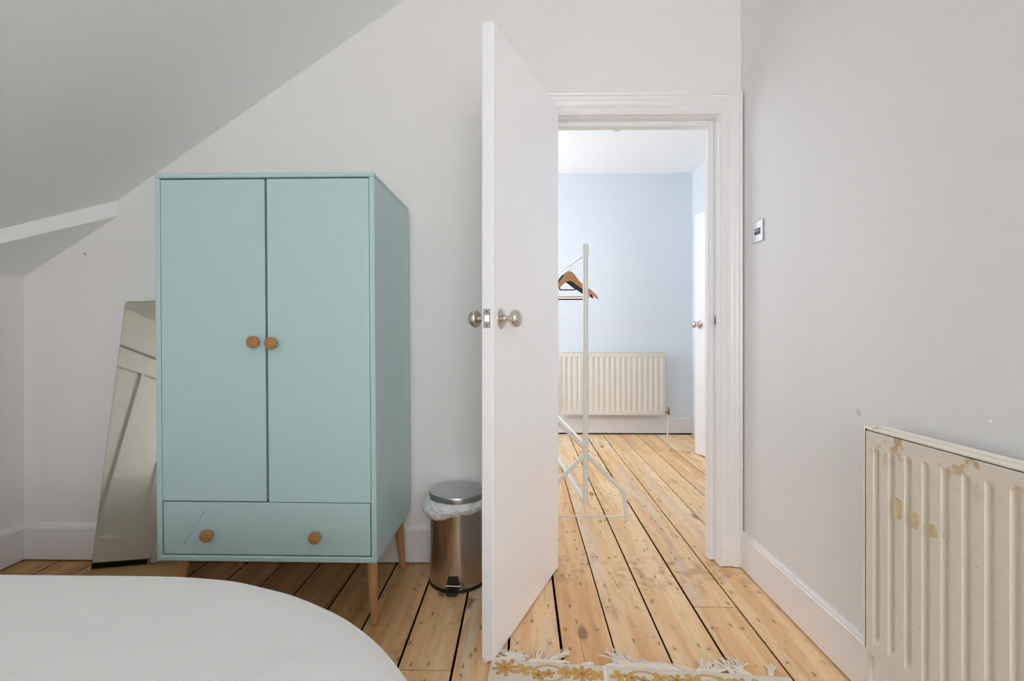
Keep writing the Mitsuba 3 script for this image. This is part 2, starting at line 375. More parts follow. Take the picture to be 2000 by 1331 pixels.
# door lining: jambs, stops, casing
jm = [box(OX0 - .022, OX0, W - .002, W + WALL_T + .002, 0.002, OZ + .022, .002), box(OX1, OX1 + .022, W - .002, W + WALL_T + .002, 0.002, OZ + .022, .002),
      box(OX0, OX1, W - .002, W + WALL_T + .002, OZ, OZ + .022, .002)]
trim1 = thing('trim_1', 'white painted door lining with its stop and casing', None, kind='structure')
for m in jm: put('jamb', m, 'white_gloss', trim1)
SY0, SY1, ST = W + .036, W + WALL_T - .004, .024
for m in (box(OX0, OX0 + .014, SY0, SY1, .004, OZ, .003), box(OX1 - ST, OX1, SY0, SY1, .004, OZ, .003), box(OX0 + .014, OX1 - ST, SY0, SY1, OZ - ST, OZ, .003)):
    put('door_stop', m, 'white_gloss', trim1)
# fluted casing: profile (out from the opening, depth towards the bedroom)
prof = [(0, 0), (0, .021), (.003, .025), (.010, .025), (.014, .0215), (.031, .0215), (.035, .0245), (.043, .0245), (.047, .0215), (.052, .0235), (.060, .0255), (.066, .030), (.076, .0325), (.080, .0295), (.084, .034), (.093, .036), (.096, .033), (.096, 0)]
def casing(p0, p1, o0, o1):
    """p0,p1: (x,z) on the opening edge; o0,o1: outward steps (x,z) per metre of profile at the two ends"""
    rows = [[[p[0] + o[0] * w, W - t, p[1] + o[1] * w] for w, t in prof] for p, o in ((p0, o0), (p1, o1))]
    P = np.array(rows); m = grid(P); n = len(prof)
    caps = trimesh.creation.triangulate_polygon(Polygon(prof), engine='earcut')
    m1 = trimesh.Trimesh(np.vstack([P[0]]), [[i for i in t] for t in caps[1]], process=False) if len(caps[0]) == n else None
    return m
XA, XB, ZA = OX0 - .002, OX1 + .003, OZ + .003
put('casing', casing((XB, .003), (XB, ZA), (1, 0), (1, 1)), 'white_gloss', trim1, smooth=25)
put('casing', casing((XB, ZA), (XA, ZA), (1, 1), (-1, 1)), 'white_gloss', trim1, smooth=25)
put('casing', casing((XA, ZA), (XA, .003), (-1, 1), (-1, 0)), 'white_gloss', trim1, smooth=25)
# strike plate in the right jamb
sp = box(OX1 - .0015, OX1 + .001, W + .004, W + .030, 1.040, 1.100, .0005)
k = put('strike_plate', sp, 'steel_plate', trim1, 'worn steel strike plate')
put('strike_hole', box(OX1 - .0022, OX1 - .001, W + .010, W + .024, 1.055, 1.085), 'screw_dark', k)

# the open door
e = np.array([-.246, -.643]); DW = .690; e /= np.linalg.norm(e)
nr = np.array([-e[1], e[0]])                     # normal of the face that looks right
if nr[0] < 0: nr = -nr
DT = .040
R_h = np.array([.1605, 2.2385])
O = R_h - nr * DT                                # hinge corner on the bedroom-side face
MD = mat4((O[0], O[1], 0), (e[0], e[1], 0), (nr[0], nr[1], 0), (0, 0, 1))     # x: along leaf, y: through it, z up
if np.linalg.det(MD[:3, :3]) < 0: FLIP = True
else: FLIP = False
def on_door(m):
    m = moved(m, MD)
    return m
door1 = thing('door_1', 'plain white door standing open into the bedroom', None, kind='structure')
leaf = box(0, DW, 0, DT, .006, 1.986, .002)
put('leaf', on_door(leaf), 'door_gloss', door1)
KZ, KX = 1.066, DW - .060
put('latch_plate', on_door(box(DW - .001, DW + .0012, .006, .030, KZ - .030, KZ + .030, .0005)), 'steel_plate', door1, 'steel latch plate on the door edge')
lp = f'{door1}__latch_plate'
put('latch_bolt', on_door(prism([(DW, .011), (DW + .009, .011), (DW + .010, .014), (DW + .002, .026), (DW, .026)], 'z', KZ - .010, KZ + .010)), 'nickel', lp)
for dz in (-.021, .021):
    put('screw', on_door(lathe([(0, 0), (.0028, 0), (.0028, .0006), (0, .0012)], 16, (1, 0, 0), (DW + .0012, .0185, KZ + dz))), 'screw_dark', lp)
rose = [(0, 0), (.033, 0), (.033, .003), (.030, .006), (.022, .009), (.014, .013), (.0105, .018), (.0100, .034), (.012, .037)]
ball = [(.012, .036), (.019, .037), (.0255, .041), (.0285, .048), (.0285, .053), (.026, .060), (.020, .066), (.011, .0695), (0, .0705)]
for side in (1, -1):
    d = (0, side, 0); o = (KX, DT if side > 0 else 0, KZ)
    kn = put('knob', on_door(lathe(ball, 48, d, o)), 'nickel', door1, 'round polished nickel knob', smooth=40)
    put('rose', on_door(lathe(rose + [(0, .037)], 48, d, o)), 'nickel', kn, smooth=40)
for hz in (.25, 1.72):
    put('hinge', on_door(tube([(-.004, -.004, hz), (-.004, -.004, hz + .09)], .005, 10)), 'steel_plate', door1, smooth=40)

# room beyond
fw = lambda a, b: a
struct('wall_far', box(FAR_L - .1, FAR_R + .1, FAR, FAR + .1, .013, 2.7), 'blue_paint', 'pale blue far wall of the next room behind the second radiator')
hole = Polygon([(W + WALL_T, -.02), (FAR + .05, -.02), (FAR + .05, 2.7), (W + WALL_T, 2.7)]).difference(sbox(3.62, -.1, 4.34, 2.0))
struct('wall_far_right', prism(hole, 'x', FAR_R, FAR_R + .1), 'blue_paint', 'pale blue right wall of the next room')
V0, V1, VZ0, VZ1 = 3.35, 4.92, .75, 2.35
hl = Polygon([(W + WALL_T, -.02), (FAR + .05, -.02), (FAR + .05, 2.7), (W + WALL_T, 2.7)]).difference(sbox(V0, VZ0, V1, VZ1))
struct('wall_far_left', prism(hl, 'x', FAR_L - .1, FAR_L), 'blue_paint', 'pale blue window wall of the next room')
struct('wall_far_front', prism(Polygon([(FAR_L - .05, -.02), (1.75, -.02), (1.75, 2.7), (FAR_L - .05, 2.7)]).difference(sbox(OX0 - .022, -.1, OX1 + .022, OZ + .022)), 'y', W + WALL_T + .001, W + WALL_T + .004), 'blue_paint', 'pale blue back of the partition in the next room')
struct('ceiling_far', box(FAR_L - .1, 2.7, W + WALL_T, FAR + .1, 2.583, 2.7), 'white_ceiling', 'white ceiling of the next room')
struct('wall_hall', box(2.6, 2.7, W, FAR, -.02, 2.7), 'wall_paint', 'landing wall beyond the second door')
# casing of the second doorway
t2 = thing('trim_2', 'white casing of the second doorway', None, kind='structure')
for m in (box(FAR_R - .016, FAR_R, 3.53, 3.62, .004, 2.09, .003), box(FAR_R - .016, FAR_R, 4.34, 4.43, .004, 2.09, .003), box(FAR_R - .016, FAR_R, 3.62, 4.34, 2.0, 2.09, .003)):
    put('casing', m, 'white_gloss', t2)
# second door, ajar
f2 = np.array([1.437, 4.307]); h2 = np.array([1.662, 3.645]); e2 = f2 - h2; L2 = np.linalg.norm(e2); e2 /= L2; n2 = np.array([-e2[1], e2[0]])
n2 = n2 if n2[0] < 0 else -n2                    # the face that looks left
MD2 = mat4((h2[0], h2[1], 0), (e2[0], e2[1], 0), (n2[0], n2[1], 0), (0, 0, 1))
door2 = thing('door_2', 'plain white door standing ajar in the room beyond', None, kind='structure')
put('leaf', moved(box(0, L2, -.038, 0, .012, 1.985, .002), MD2), 'door_gloss', door2)
kn = put('knob', moved(lathe(ball, 32, (0, 1, 0), (L2 - .062, 0, 1.075)), MD2), 'nickel', door2, 'round polished nickel knob', smooth=40)
put('rose', moved(lathe(rose + [(0, .037)], 32, (0, 1, 0), (L2 - .062, 0, 1.075)), MD2), 'nickel', kn, smooth=40)

# eaves door in the knee wall (seen in the leaning mirror)
door3 = thing('door_3', 'low white two-panel eaves door in the knee wall', None, kind='structure')
EX = XL + .0145
ya, yb, za, zb = 1.25, 2.01, .030, 1.105
frame = sbox(ya, za, yb, zb)
panels = [sbox(1.36, .145, 1.621, 1.005), sbox(1.639, .145, 1.90, 1.005)]
fr = frame
for q in panels: fr = fr.difference(q)
put('frame', prism(fr, 'x', XL, EX), 'white_gloss', door3)
for q in panels:
    y0, z0, y1, z1 = q.bounds
    P = [[XL + .0005, y0, z0], [XL + .0005, y1, z0], [XL + .0005, y1, z1], [XL + .0005, y0, z1], [EX - .001, y0, z0], [EX - .001, y1, z0], [EX - .001, y1, z1], [EX - .001, y0, z1]]
    put('panel', box(XL, XL + .002, y0 - .002, y1 + .002, z0 - .002, z1 + .002), 'white_gloss', door3)
t3 = thing('trim_3', 'white beaded casing round the eaves door', None, kind='structure')
for m in (box(XL, XL + .030, ya - .09, ya - .006, .003, zb + .09, .006), box(XL, XL + .030, yb + .006, yb + .09, .003, zb + .09, .004), box(XL, XL + .030, ya - .006, yb + .006, zb + .008, zb + .09, .004)):
    put('casing', m, 'white_gloss', t3)
put('gap_shade', box(XL, XL + .003, ya, yb, .0, .03), 'dark_gap', door3)  # dark strip painted as the shade of the gap under the door

# windows
def window(name, label, axis, lo, hi, z0, z1, at, inward, rad, bars):
    w = thing(name, label, None, kind='structure')
    def bar(a0, a1, b0, b1, t0=-.03, t1=.02):
        t0, t1 = sorted((at + t0 * inward, at + t1 * inward))
        return box(a0, a1, t0, t1, b0, b1, .004) if axis == 'y' else box(t0, t1, a0, a1, b0, b1, .004)
    F_ = .055
    for m in (bar(lo, lo + F_, z0, z1), bar(hi - F_, hi, z0, z1), bar(lo + F_, hi - F_, z0, z0 + F_), bar(lo + F_, hi - F_, z1 - F_, z1)):
        put('frame', m, 'white_gloss', w)
    mid = (z0 + z1) / 2
    put('meeting_rail', bar(lo + F_, hi - F_, mid - .02, mid + .02, -.025, .01), 'white_gloss', w)
    for i in range(1, bars + 1):
        a = lo + (hi - lo) * i / (bars + 1)
        put('glazing_bar', bar(a - .011, a + .011, z0 + F_, z1 - F_, -.02, .008), 'white_gloss', w)
    put('sill', bar(lo - .04, hi + .04, z0 - .03, z0 + .002, -.03, .16), 'white_gloss', w)
    d = at - .02 * inward
    if axis == 'y': P = np.array([[lo + .02, d, z0 + .02], [hi - .02, d, z0 + .02], [hi - .02, d, z1 - .02], [lo + .02, d, z1 - .02]])
    else: P = np.array([[d, lo + .02, z0 + .02], [d, hi - .02, z0 + .02], [d, hi - .02, z1 - .02], [d, lo + .02, z1 - .02]])
    fc = np.array([[0, 1, 2], [0, 2, 3]])
    nn = np.cross(P[1] - P[0], P[2] - P[0]); want = inward * (nn[1] if axis == 'y' else nn[0])
    if want < 0: fc = fc[:, ::-1]
    k = put('pane', trimesh.Trimesh(P, fc, process=False), 'white_ceiling', w, 'daylit window pane')
    scene[k]['emitter'] = {'type': 'area', 'radiance': rgb(*rad)}
window('window_1', 'white sash window lighting the bedroom from behind the viewer', 'y', WX0, WX1, WZ0, WZ1, REAR - .05, 1, BED_WINDOW, 2)
window('window_2', 'white sash window lighting the next room from the left', 'x', V0, V1, VZ0, VZ1, FAR_L - .05, 1, SIDE_WINDOW, 2)

# ------------------------------------------------------------------ wardrobe
wd = thing('wardrobe', 'mint green two-door wardrobe with a drawer and tapered wooden legs', 'wardrobe')
WW, WDp, ZB, ZT = .758, .515, .240, 1.566
MW = rotz(-.45, (-.489, 1.742, 0))
def rack(m):
    m = m.copy(); v = np.array(m.vertices); v[:, 0] -= .0072 * (v[:, 2] - ZB); m.vertices = v
    return moved(m, MW)
TS = .018
put('side_panel', rack(box(-TS, 0, 0, WDp, ZB + .001, ZT - .016, .0025)), 'mint_side', wd)
put('side_panel', rack(box(-WW, -WW + TS, 0, WDp, ZB + .001, ZT - .016, .0025)), 'mint_side', wd)
put('top_panel', rack(box(-WW - .001, .001, -.001, WDp, ZT - .016, ZT, .003)), 'mint_side', wd)
put('bottom_panel', rack(box(-WW, 0, 0, WDp, ZB - .002, ZB + .018, .004)), 'mint_side', wd)
put('back_panel', rack(box(-WW + TS, -TS, WDp - .012, WDp - .004, ZB + .018, ZT - .016)), 'mint_dark', wd)
put('inner_rail', rack(box(-WW + TS, -TS, .03, WDp - .02, .436, .446)), 'mint_dark', wd)
DZ0, DZ1 = .445, ZT - .0215
MID = -.3735
def wood_knob(x, y, z, parent, r=.0205):
    pr = [(0, 0), (.010, 0), (.0095, .006), (.0115, .012), (r - .003, .019), (r, .023), (r, .030), (r - .0015, .032), (r - .004, .0335), (0, .0345)]
    put('knob', rack(lathe(pr, 36, (0, -1, 0), (x, y, z))), 'knob_wood', parent, 'turned wooden knob', smooth=35)
d1 = put('door', rack(box(-WW + TS + .0016, MID - .0042, .002, .020, DZ0, DZ1 + .0005, .0015)), 'mint', wd)
d2 = put('door', rack(box(MID + .0042, -TS - .0012, .001, .019, DZ0 - .002, DZ1 + .001, .0015)), 'mint', wd)
wood_knob(MID - .0345, .002, .990, d1)
wood_knob(MID + .0270, .001, .986, d2)
dr1 = put('drawer', rack(box(-WW + TS + .0042, -TS - .0040, .003, .021, ZB + .0225, .4405, .0015)), 'mint', wd)
wood_knob(-.573, .003, .3355, dr1)
wood_knob(-.203, .003, .333, dr1)
for sx, sy in ((-1, 1), (1, 1), (-1, -1), (1, -1)):
    bx = -.042 if sx > 0 else -WW + .042
    by = .085 if sy > 0 else WDp - .055
    top = np.array([bx, by, ZB - .001]); bot = top + np.array([.016 * sx, -.024 * sy, -ZB + .002])
    put('leg', moved(tube([top, top * .98 + bot * .02, bot * .985 + top * .015, bot], [.0205, .0205, .0115, .0105], 20), MW), 'oak', wd, smooth=40)

# ------------------------------------------------------------------ mirror leaning in the corner
BL, TL = np.array([-1.752, 2.066, .002]), np.array([-1.765, 2.2745, 1.156])
up = TL - BL; ML = np.linalg.norm(up); up /= ML
ex = np.array([math.cos(math.radians(4)), -math.sin(math.radians(4)), 0]); ex -= up * np.dot(ex, up); ex /= np.linalg.norm(ex)
nn = np.cross(ex, up); nn = nn if nn[1] < 0 else -nn
MM = mat4(BL, ex, up, -nn)                      # x along, y up the glass, z into the glass
mr = thing('mirror', 'frameless rectangular mirror leaning on the gable wall left of the wardrobe', 'mirror')
MWd = .398
outl = sbox(.010, .010, MWd - .010, ML - .010).buffer(.010, quad_segs=5)
flipm = np.linalg.det(MM[:3, :3]) < 0
def on_mirror(m):
    m = moved(m, MM)
    return m
put('backing', on_mirror(moved(trimesh.creation.extrude_polygon(outl, .004, engine='earcut'), np.array([[1, 0, 0, 0], [0, 1, 0, 0], [0, 0, 1, .0008], [0, 0, 0, 1.]]))), 'mirror_edge', mr, 'dark ground glass edge')
put('glass', on_mirror(trimesh.creation.extrude_polygon(outl.buffer(-.0019), .0008, engine='earcut')), 'mirror_silver', mr)

# ------------------------------------------------------------------ pedal bin
BX, BY, BR = -.262, 2.128, .1125
pb = thing('pedal_bin', 'round brushed steel pedal bin with a white liner between wardrobe and open door', 'bin')
put('base_ring', lathe([(0, 0), (BR + .002, 0), (BR + .003, .006), (BR + .001, .013), (0, .013)], 64, 'z', (BX, BY, .001)), 'black_plastic', pb, 'black plastic base ring', smooth=40)
put('body', lathe([(0, .012), (BR, .012), (BR, .318), (BR - .002, .320), (0, .320)], 72, 'z', (BX, BY, 0)), 'brushed_steel', pb, smooth=40)
put('lid', lathe([(BR - .006, .345), (BR + .002, .345), (BR + .003, .349), (BR + .003, .366), (BR, .371), (BR - .02, .3735), (BR * .5, .3765), (0, .3775)], 72, 'z', (BX, BY, 0)), 'lid_steel', pb, 'steel lid', smooth=40)
na, npf = 200, 21
P = np.zeros((npf, na, 3)); aa = np.arange(na) * 2 * np.pi / na
nz = lambda a, b, s: meshkit.noise(np.stack([np.cos(aa) * a + 5 * s, np.sin(aa) * a + 3, np.full(na, b)], -1), s)
sag = .034 + .034 * np.clip(np.cos(aa - math.radians(195)), 0, 1) + .018 * (nz(1.7, .3, 2) - .5)
for i in range(npf):
    t = i / (npf - 1)
    bulge = math.sin(math.pi * min(1, t * 1.05)) ** .7
    rr = BR - .004 + .004 * t + bulge * (.008 + .020 * nz(2.1, t * 2, 4) + .014 * np.clip(np.cos(aa - math.radians(190)), 0, 1)) + (.010 * (nz(9, t * 7, 7) - .5) + .007 * (nz(17, t * 13 + 4, 5) - .5)) * (1 if 0 < i < npf - 1 else 0)
    zz = .350 - t * (sag + .012) + .004 * (nz(7, t * 5, 9) - .5)
    if i == npf - 1: rr = np.full(na, BR + .0015)
    P[i] = np.stack([BX + rr * np.cos(aa), BY + rr * np.sin(aa), zz], -1)
put('bin_liner', grid(P, True), 'liner', pb, 'crumpled white bin liner', smooth=True)
pa = -92
PM = rotz(pa, (BX, BY, 0))
pk = put('pedal', moved(box(BR + .003, BR + .034, -.021, .021, .004, .016, .004), PM), 'black_plastic', pb, 'black pedal')
put('pedal_rod', moved(cat(tube([(BR + .012, -.027, .034), (BR + .012, .027, .034)], .0035, 10), tube([(BR - .002, .027, .034), (BR + .012, .027, .034)], .003, 8)), PM), 'chrome', pk, 'bright steel rod', smooth=40)
put('pedal_housing', moved(hull([[BR - .003, -.030, .02], [BR - .003, .030, .02], [BR + .004, -.028, .02], [BR + .004, .028, .02], [BR - .003, -.018, .068], [BR - .003, .018, .068], [BR + .003, -.016, .066], [BR + .003, .016, .066]]), PM), 'black_plastic', pk)

# ------------------------------------------------------------------ bed
bd = thing('bed', 'bed under a smooth white cover, its rounded corner in front of the wardrobe', 'bed')
bx0, bx1, by0, by1 = -2.15, -.030, -.85, 1.152
def outline(inset, n=60):
    """rounded rectangle in plan, counter-clockwise; the far right corner is widely rounded"""
    pts = []
    for (cx, cy, R, a0) in ((bx1, by1, .80, 0), (bx0, by1, .18, 90), (bx0, by0, .15, 180), (bx1, by0, .2, 270)):
        ox, oy = cx - R if a0 in (0, 270) else cx + R, cy - R if a0 in (0, 90) else cy + R
        for a in np.radians(np.linspace(a0, a0 + 90, n)):
            r = max(R - inset, .002)
            pw = 2.12 if a0 == 0 else 2.0
            ca, sa = math.cos(a), math.sin(a)
            pts.append([ox + math.copysign(abs(ca) ** (2 / pw), ca) * r, oy + math.copysign(abs(sa) ** (2 / pw), sa) * r])
    return np.array(pts)
ZTOP = .500
rows = []
prof_b = [(.006, .20), (-.002, .23), (.0, .30), (.001, .38), (.003, .43), (.009, .462), (.022, .485), (.045, .4965), (.08, ZTOP), (.16, ZTOP + .003)]
for ins, z in prof_b:
    o = outline(ins); rows.append(np.column_stack([o, np.full(len(o), z)]))
base_o = outline(.16); cen = base_o.mean(0)
for s in (.8, .55, .3, .1):
    rows.append(np.column_stack([cen + (base_o - cen) * s, np.full(len(base_o), ZTOP + .004)]))
P = np.array(rows)
q = P.reshape(-1, 3)
wr = meshkit.fbm(np.column_stack([q[:, 0] * 9 + q[:, 1] * 6, q[:, 1] * 3 - q[:, 0] * 2, q[:, 2] * 3]), 3, 4) - .5
q[:, 2] += wr * .010 * (q[:, 2] > .45)
fold = np.exp(-((q[:, 0] + .36 + .25 * (q[:, 1] - .8)) / .012) ** 2) * np.clip(1 - abs(q[:, 1] - .78) / .22, 0, 1)
q[:, 2] += .004 * fold * (q[:, 2] > .47)
mb = grid(P, True)
cap = np.arange(len(base_o)); v = np.vstack([mb.vertices, [[cen[0], cen[1], ZTOP + .004]]]); L0 = (len(rows) - 1) * len(base_o)
ff = np.vstack([mb.faces, [[L0 + j, L0 + (j + 1) % len(base_o), len(v) - 1] for j in range(len(base_o))]])
put('cover', trimesh.Trimesh(v, ff, process=False), 'bed_linen', bd, smooth=True)
put('bed_base', prism(Polygon(outline(.05)), 'z', .12, .24), 'oak', bd, 'wooden bed base')
for lx, ly in ((bx0 + .15, by0 + .15), (bx1 - .15, by0 + .15), (bx0 + .15, by1 - .15), (bx1 - .42, by1 - .42)):
    put('leg', tube([(lx, ly, .125), (lx, ly, .001)], [.03, .022], 16), 'oak', bd, smooth=40)

# ------------------------------------------------------------------ radiators
def radiator_front(L, z0, z1, pitch, first, depth=.009, bw=.0065, side=1):
    """pressed steel front sheet in local coordinates: x along (0..L), y = out of the wall, z up"""
    xs, hs = [0.0], [1.0]
    x = first
    while x < L - .02:
        xs += [x, x + bw, x + bw + .004, x + bw + .023]; hs += [1, 0, 0, 1]; x += pitch
    xs.append(L); hs.append(1.0)
    xf, hf = [], []
    for a in range(len(xs) - 1):                       # rounded transitions
        n = 5 if hs[a] != hs[a + 1] else 1
        for j in range(n):
            t = j / n; xf.append(xs[a] + (xs[a + 1] - xs[a]) * t); hf.append(hs[a] + (hs[a + 1] - hs[a]) * (t * t * (3 - 2 * t)))
    xf.append(L); hf.append(1.0)
    xf, hf = np.array(xf), np.array(hf)
    H = z1 - z0
    zs = np.array([0, .030, .033, .040, .047, .055, .5 * H, H - .050, H - .044, H - .040, H - .036, H - .034, H])
    wz = np.array([0, 0, .05, .4, .8, 1, 1, 1, .8, .5, .15, 0, 0])
    P = np.zeros((len(zs), len(xf), 3))
    for i in range(len(zs)):
        P[i, :, 0] = xf; P[i, :, 2] = z0 + zs[i]; P[i, :, 1] = -depth * (1 - hf) * wz[i]
    front = grid(P)
    # folded edge round the sheet
    lip = .012
    q = np.array([[0, 0, z0], [L, 0, z0], [L, 0, z1], [0, 0, z1]])
    r = q + np.array([[.002, -lip, .002], [-.002, -lip, .002], [-.002, -lip, -.002], [.002, -lip, -.002]])
    vv = np.vstack([q, r]); fs = []
    for i in range(4):
        j = (i + 1) % 4; fs += [[i, i + 4, j], [j, i + 4, j + 4]]
    return cat(front, trimesh.Trimesh(vv, fs, process=False))
# the near one on the right-hand wall: local x runs towards the viewer
r1 = thing('radiator', 'rust-spotted cream panel radiator on the right-hand wall, nearest the viewer', 'radiator')
ang = math.radians(2.4)
dx = np.array([math.sin(ang), -math.cos(ang), 0]); oy = np.array([-math.cos(ang), -math.sin(ang), 0])
MR = mat4((.8935, 1.357, 0), dx, oy, (0, 0, 1))
RL, RZ0, RZ1 = 1.10, .200, .770
fr = radiator_front(RL, RZ0, RZ1, .0505, .0235, .0115, .0045)
put('front_panel', moved(fr, MR), 'radiator_paint', r1, smooth=30)
put('end_panel', moved(box(-.009, -.0045, -.052, .001, RZ0 + .004, RZ1 + .010, .0015), MR), 'radiator_paint', r1)
put('seam', moved(box(-.0048, -.0005, -.03, -.0022, RZ0 + .006, RZ1 + .004), MR), 'dark_gap', r1, 'dark strip painting the shade in the gap beside the front panel')  # strip added so the end gap reads dark, its shade put into the colour
put('end_panel', moved(box(RL, RL + .004, -.052, -.002, RZ0 + .004, RZ1 + .008, .0015), MR), 'radiator_paint', r1)
put('back_panel', moved(box(.002, RL - .002, -.052, -.044, RZ0, RZ1, .002), MR), 'radiator_paint', r1)
put('shade_core', moved(box(-.004, RL - .004, -.040, -.014, RZ0 + .012, RZ1 - .004), MR), 'dark_gap', r1)  # solid near-black filler, painting in the shade between the panels
tg = [box(-.009, RL, -.010, -.003, RZ1 + .001, RZ1 + .007, .0015), box(0, RL, -.052, -.030, RZ1 + .001, RZ1 + .010, .0015)]
put('top_grille', moved(cat(*tg, box(0, RL, -.030, -.010, RZ1 + .001, RZ1 + .0045, .001)), MR), 'cream_paint', r1)
for x0, x1, za_, zb_, cut in ((.2400, .2440, .583, .600, .2), (.0965, .1190, .577, .628, .3), (.1475, .1700, .573, .612, .1), (.1985, .2190, .573, .602, .5)):
    rngt = np.random.default_rng(int(x0 * 1e4)); yb_ = .0012
    edge = [(x0, za_), (x1 - .002, za_ + .003), (x1, za_ + .010), (x1 + .001, (za_ + zb_) / 2), (x1, zb_ - .002), ((x0 + x1) / 2, zb_ + .001), (x0 + .001, zb_), (x0 - .001, zb_ - .012)]
    put('tape_scrap', moved(prism(Polygon(edge), 'y', -.0005, .0006), MR), 'old_tape', r1, 'scrap of yellowed tape left on the panel')
vp = np.array([-.004, -.028, .235])
def rl(pts): return [MR[:3, :3] @ np.array(p) + MR[:3, 3] for p in pts]
vv = [tube(rl([(-.002, -.028, .248), (-.030, -.028, .248)]), .009, 14), tube(rl([(-.024, -.028, .215), (-.024, -.028, .228)]), .013, 6), tube(rl([(-.024, -.028, .226), (-.024, -.028, .262)]), .0105, 14),
      tube(rl([(-.024, -.028, .258), (-.024, -.028, .268)]), .0135, 6), tube(rl([(-.024, -.028, .268), (-.024, -.028, .285)]), .008, 12), tube(rl([(-.024, -.028, .285), (-.024, -.028, .293)]), .004, 8)]
put('valve', cat(*vv), 'old_brass', r1, 'tarnished brass valve', smooth=35)
put('pipe', tube(rl([(-.024, -.028, .216), (-.022, -.028, .12), (-.006, -.028, .03), (-.004, -.028, .0)]), .0078, 14), 'cream_paint', r1, 'thin cream pipe', smooth=40)
for bxx in (.15, .95):
    put('bracket', moved(box(bxx, bxx + .03, -.062, -.0525, .30, .70), MR), 'cream_paint', r1)
# the far one
r2 = thing('radiator', 'cream panel radiator under the bare blue wall of the next room', 'radiator')
RX0, RX1, FZ0, FZ1 = .388, 1.392, .205, .806
M2 = mat4((RX1, FAR - .095, 0), (-1, 0, 0), (0, -1, 0), (0, 0, 1))
FL = RX1 - RX0
put('front_panel', moved(radiator_front(FL, FZ0, FZ1, .0527, .030, .010, .012), M2), 'cream_paint', r2, smooth=30)
put('end_panel', moved(box(-.004, 0, -.05, -.002, FZ0 + .003, FZ1 + .008, .0015), M2), 'cream_paint', r2)
put('end_panel', moved(box(FL, FL + .004, -.05, -.002, FZ0 + .003, FZ1 + .008, .0015), M2), 'cream_paint', r2)
put('back_panel', moved(box(.002, FL - .002, -.052, -.044, FZ0, FZ1, .002), M2), 'cream_paint', r2)
put('top_grille', moved(box(0, FL, -.05, -.004, FZ1 + .001, FZ1 + .009, .002), M2), 'cream_paint', r2)
put('shade_core', moved(box(.004, FL - .004, -.040, -.014, FZ0 + .03, FZ1 - .03), M2), 'dark_gap', r2)  # near-black block: the shade of the cavity given as colour
for bxx in (.15, .82):
    put('bracket', moved(box(bxx, bxx + .03, -.093, -.0525, .30, .70), M2), 'cream_paint', r2)
vx, vy = RX1 + .030, FAR - .122
put('valve', cat(tube([(RX1, vy + .0, .235), (vx + .004, vy, .235)], .009, 12), tube([(vx, vy, .212), (vx, vy, .252)], .011, 12), tube([(vx, vy, .225), (vx, vy, .238)], .016, 6), tube([(vx, vy, .25), (vx, vy, .285)], [.009, .007], 12)), 'old_brass', r2, 'tarnished brass valve', smooth=35)
put('pipe', tube([(vx, vy, .213), (vx - .004, vy, .12), (vx - .012, vy, .001)], .008, 12), 'cream_paint', r2, 'thin cream pipe', smooth=40)

# ------------------------------------------------------------------ light switch on the right-hand wall
sw = thing('light_switch', 'square brushed steel light switch on the right wall beside the doorway', 'light switch')
ta = math.atan(.020)
wd_ = np.array([math.sin(ta), -math.cos(ta), 0]); wn = np.array([-math.cos(ta), -math.sin(ta), 0])
cy_ = 2.118
MS = mat4((right_x(cy_), cy_, 1.4305), wd_, (0, 0, 1), wn)           # x towards the viewer, y up, z out
plate = trimesh.creation.extrude_polygon(sbox(-.043, -.043, .043, .043).buffer(.002), .001, engine='earcut')
put('plate', moved(box(-.044, .044, -.044, .044, 0, .007, .0028), MS), 'steel_plate', sw)
put('rocker_surround', moved(box(-.025, .025, -.0125, .0125, .0055, .0078, .0006), MS), 'black_plastic', sw, 'black rocker surround')
put('rocker', moved(hull([[-.020, -.001, .0075], [.020, -.001, .0075], [-.020, .005, .0075], [.020, .005, .0075], [-.020, .0045, .0115], [.020, .0045, .0115], [-.020, .0005, .0108], [.020, .0005, .0108]]), MS), 'chrome', sw, 'bright steel rocker')

# ------------------------------------------------------------------ clothes rack in the next room
ck = thing('clothes_rack', 'cream metal clothes rack standing just beyond the doorway', 'clothes rack')
RA = np.array([.349, 2.815]); RDIR = np.array([-.088, 1.0]); RDIR /= np.linalg.norm(RDIR); RLEN = 1.02
CP = np.array([RDIR[1], -RDIR[0]])
RB = RA + RDIR * RLEN
def r3(base, a, z): return np.array([base[0] + a, base[1], z])
for base in (RA, RB):
    put('post', tube([r3(base, 0, .085), r3(base, 0, 1.448)], .0152, 20), 'rack_paint', ck, smooth=40)
    put('post_cap', lathe([(0, 0), (.0168, 0), (.0168, .046), (.0150, .050), (0, .051)], 24, 'z', (base[0], base[1], 1.446)), 'rack_paint', ck, smooth=40)
    for sx in (-1, 1):
        ft = r3(base, sx * .224, .001)
        pts = [r3(base, sx * .006, .352)] + bend(r3(base, sx * .006, .352), r3(base, sx * .208, .150), ft, .035) + [ft]
        put('leg', tube(pts, .0125, 16), 'rack_paint', ck, smooth=40)
    put('foot_bar', tube([r3(base, -.222, .018), r3(base, .222, .018)], .0045, 10), 'rack_paint', ck, smooth=40)
def along(z0, z1, r, name):
    put(name, tube([(RA[0], RA[1], z0), (RB[0], RB[1], z1)], r, 16), 'rack_paint', ck, smooth=40)
along(1.443, 1.443, .0066, 'hanging_rail')
along(.098, .098, .0125, 'bottom_rail')
along(.405, .405, .0085, 'cross_rail')

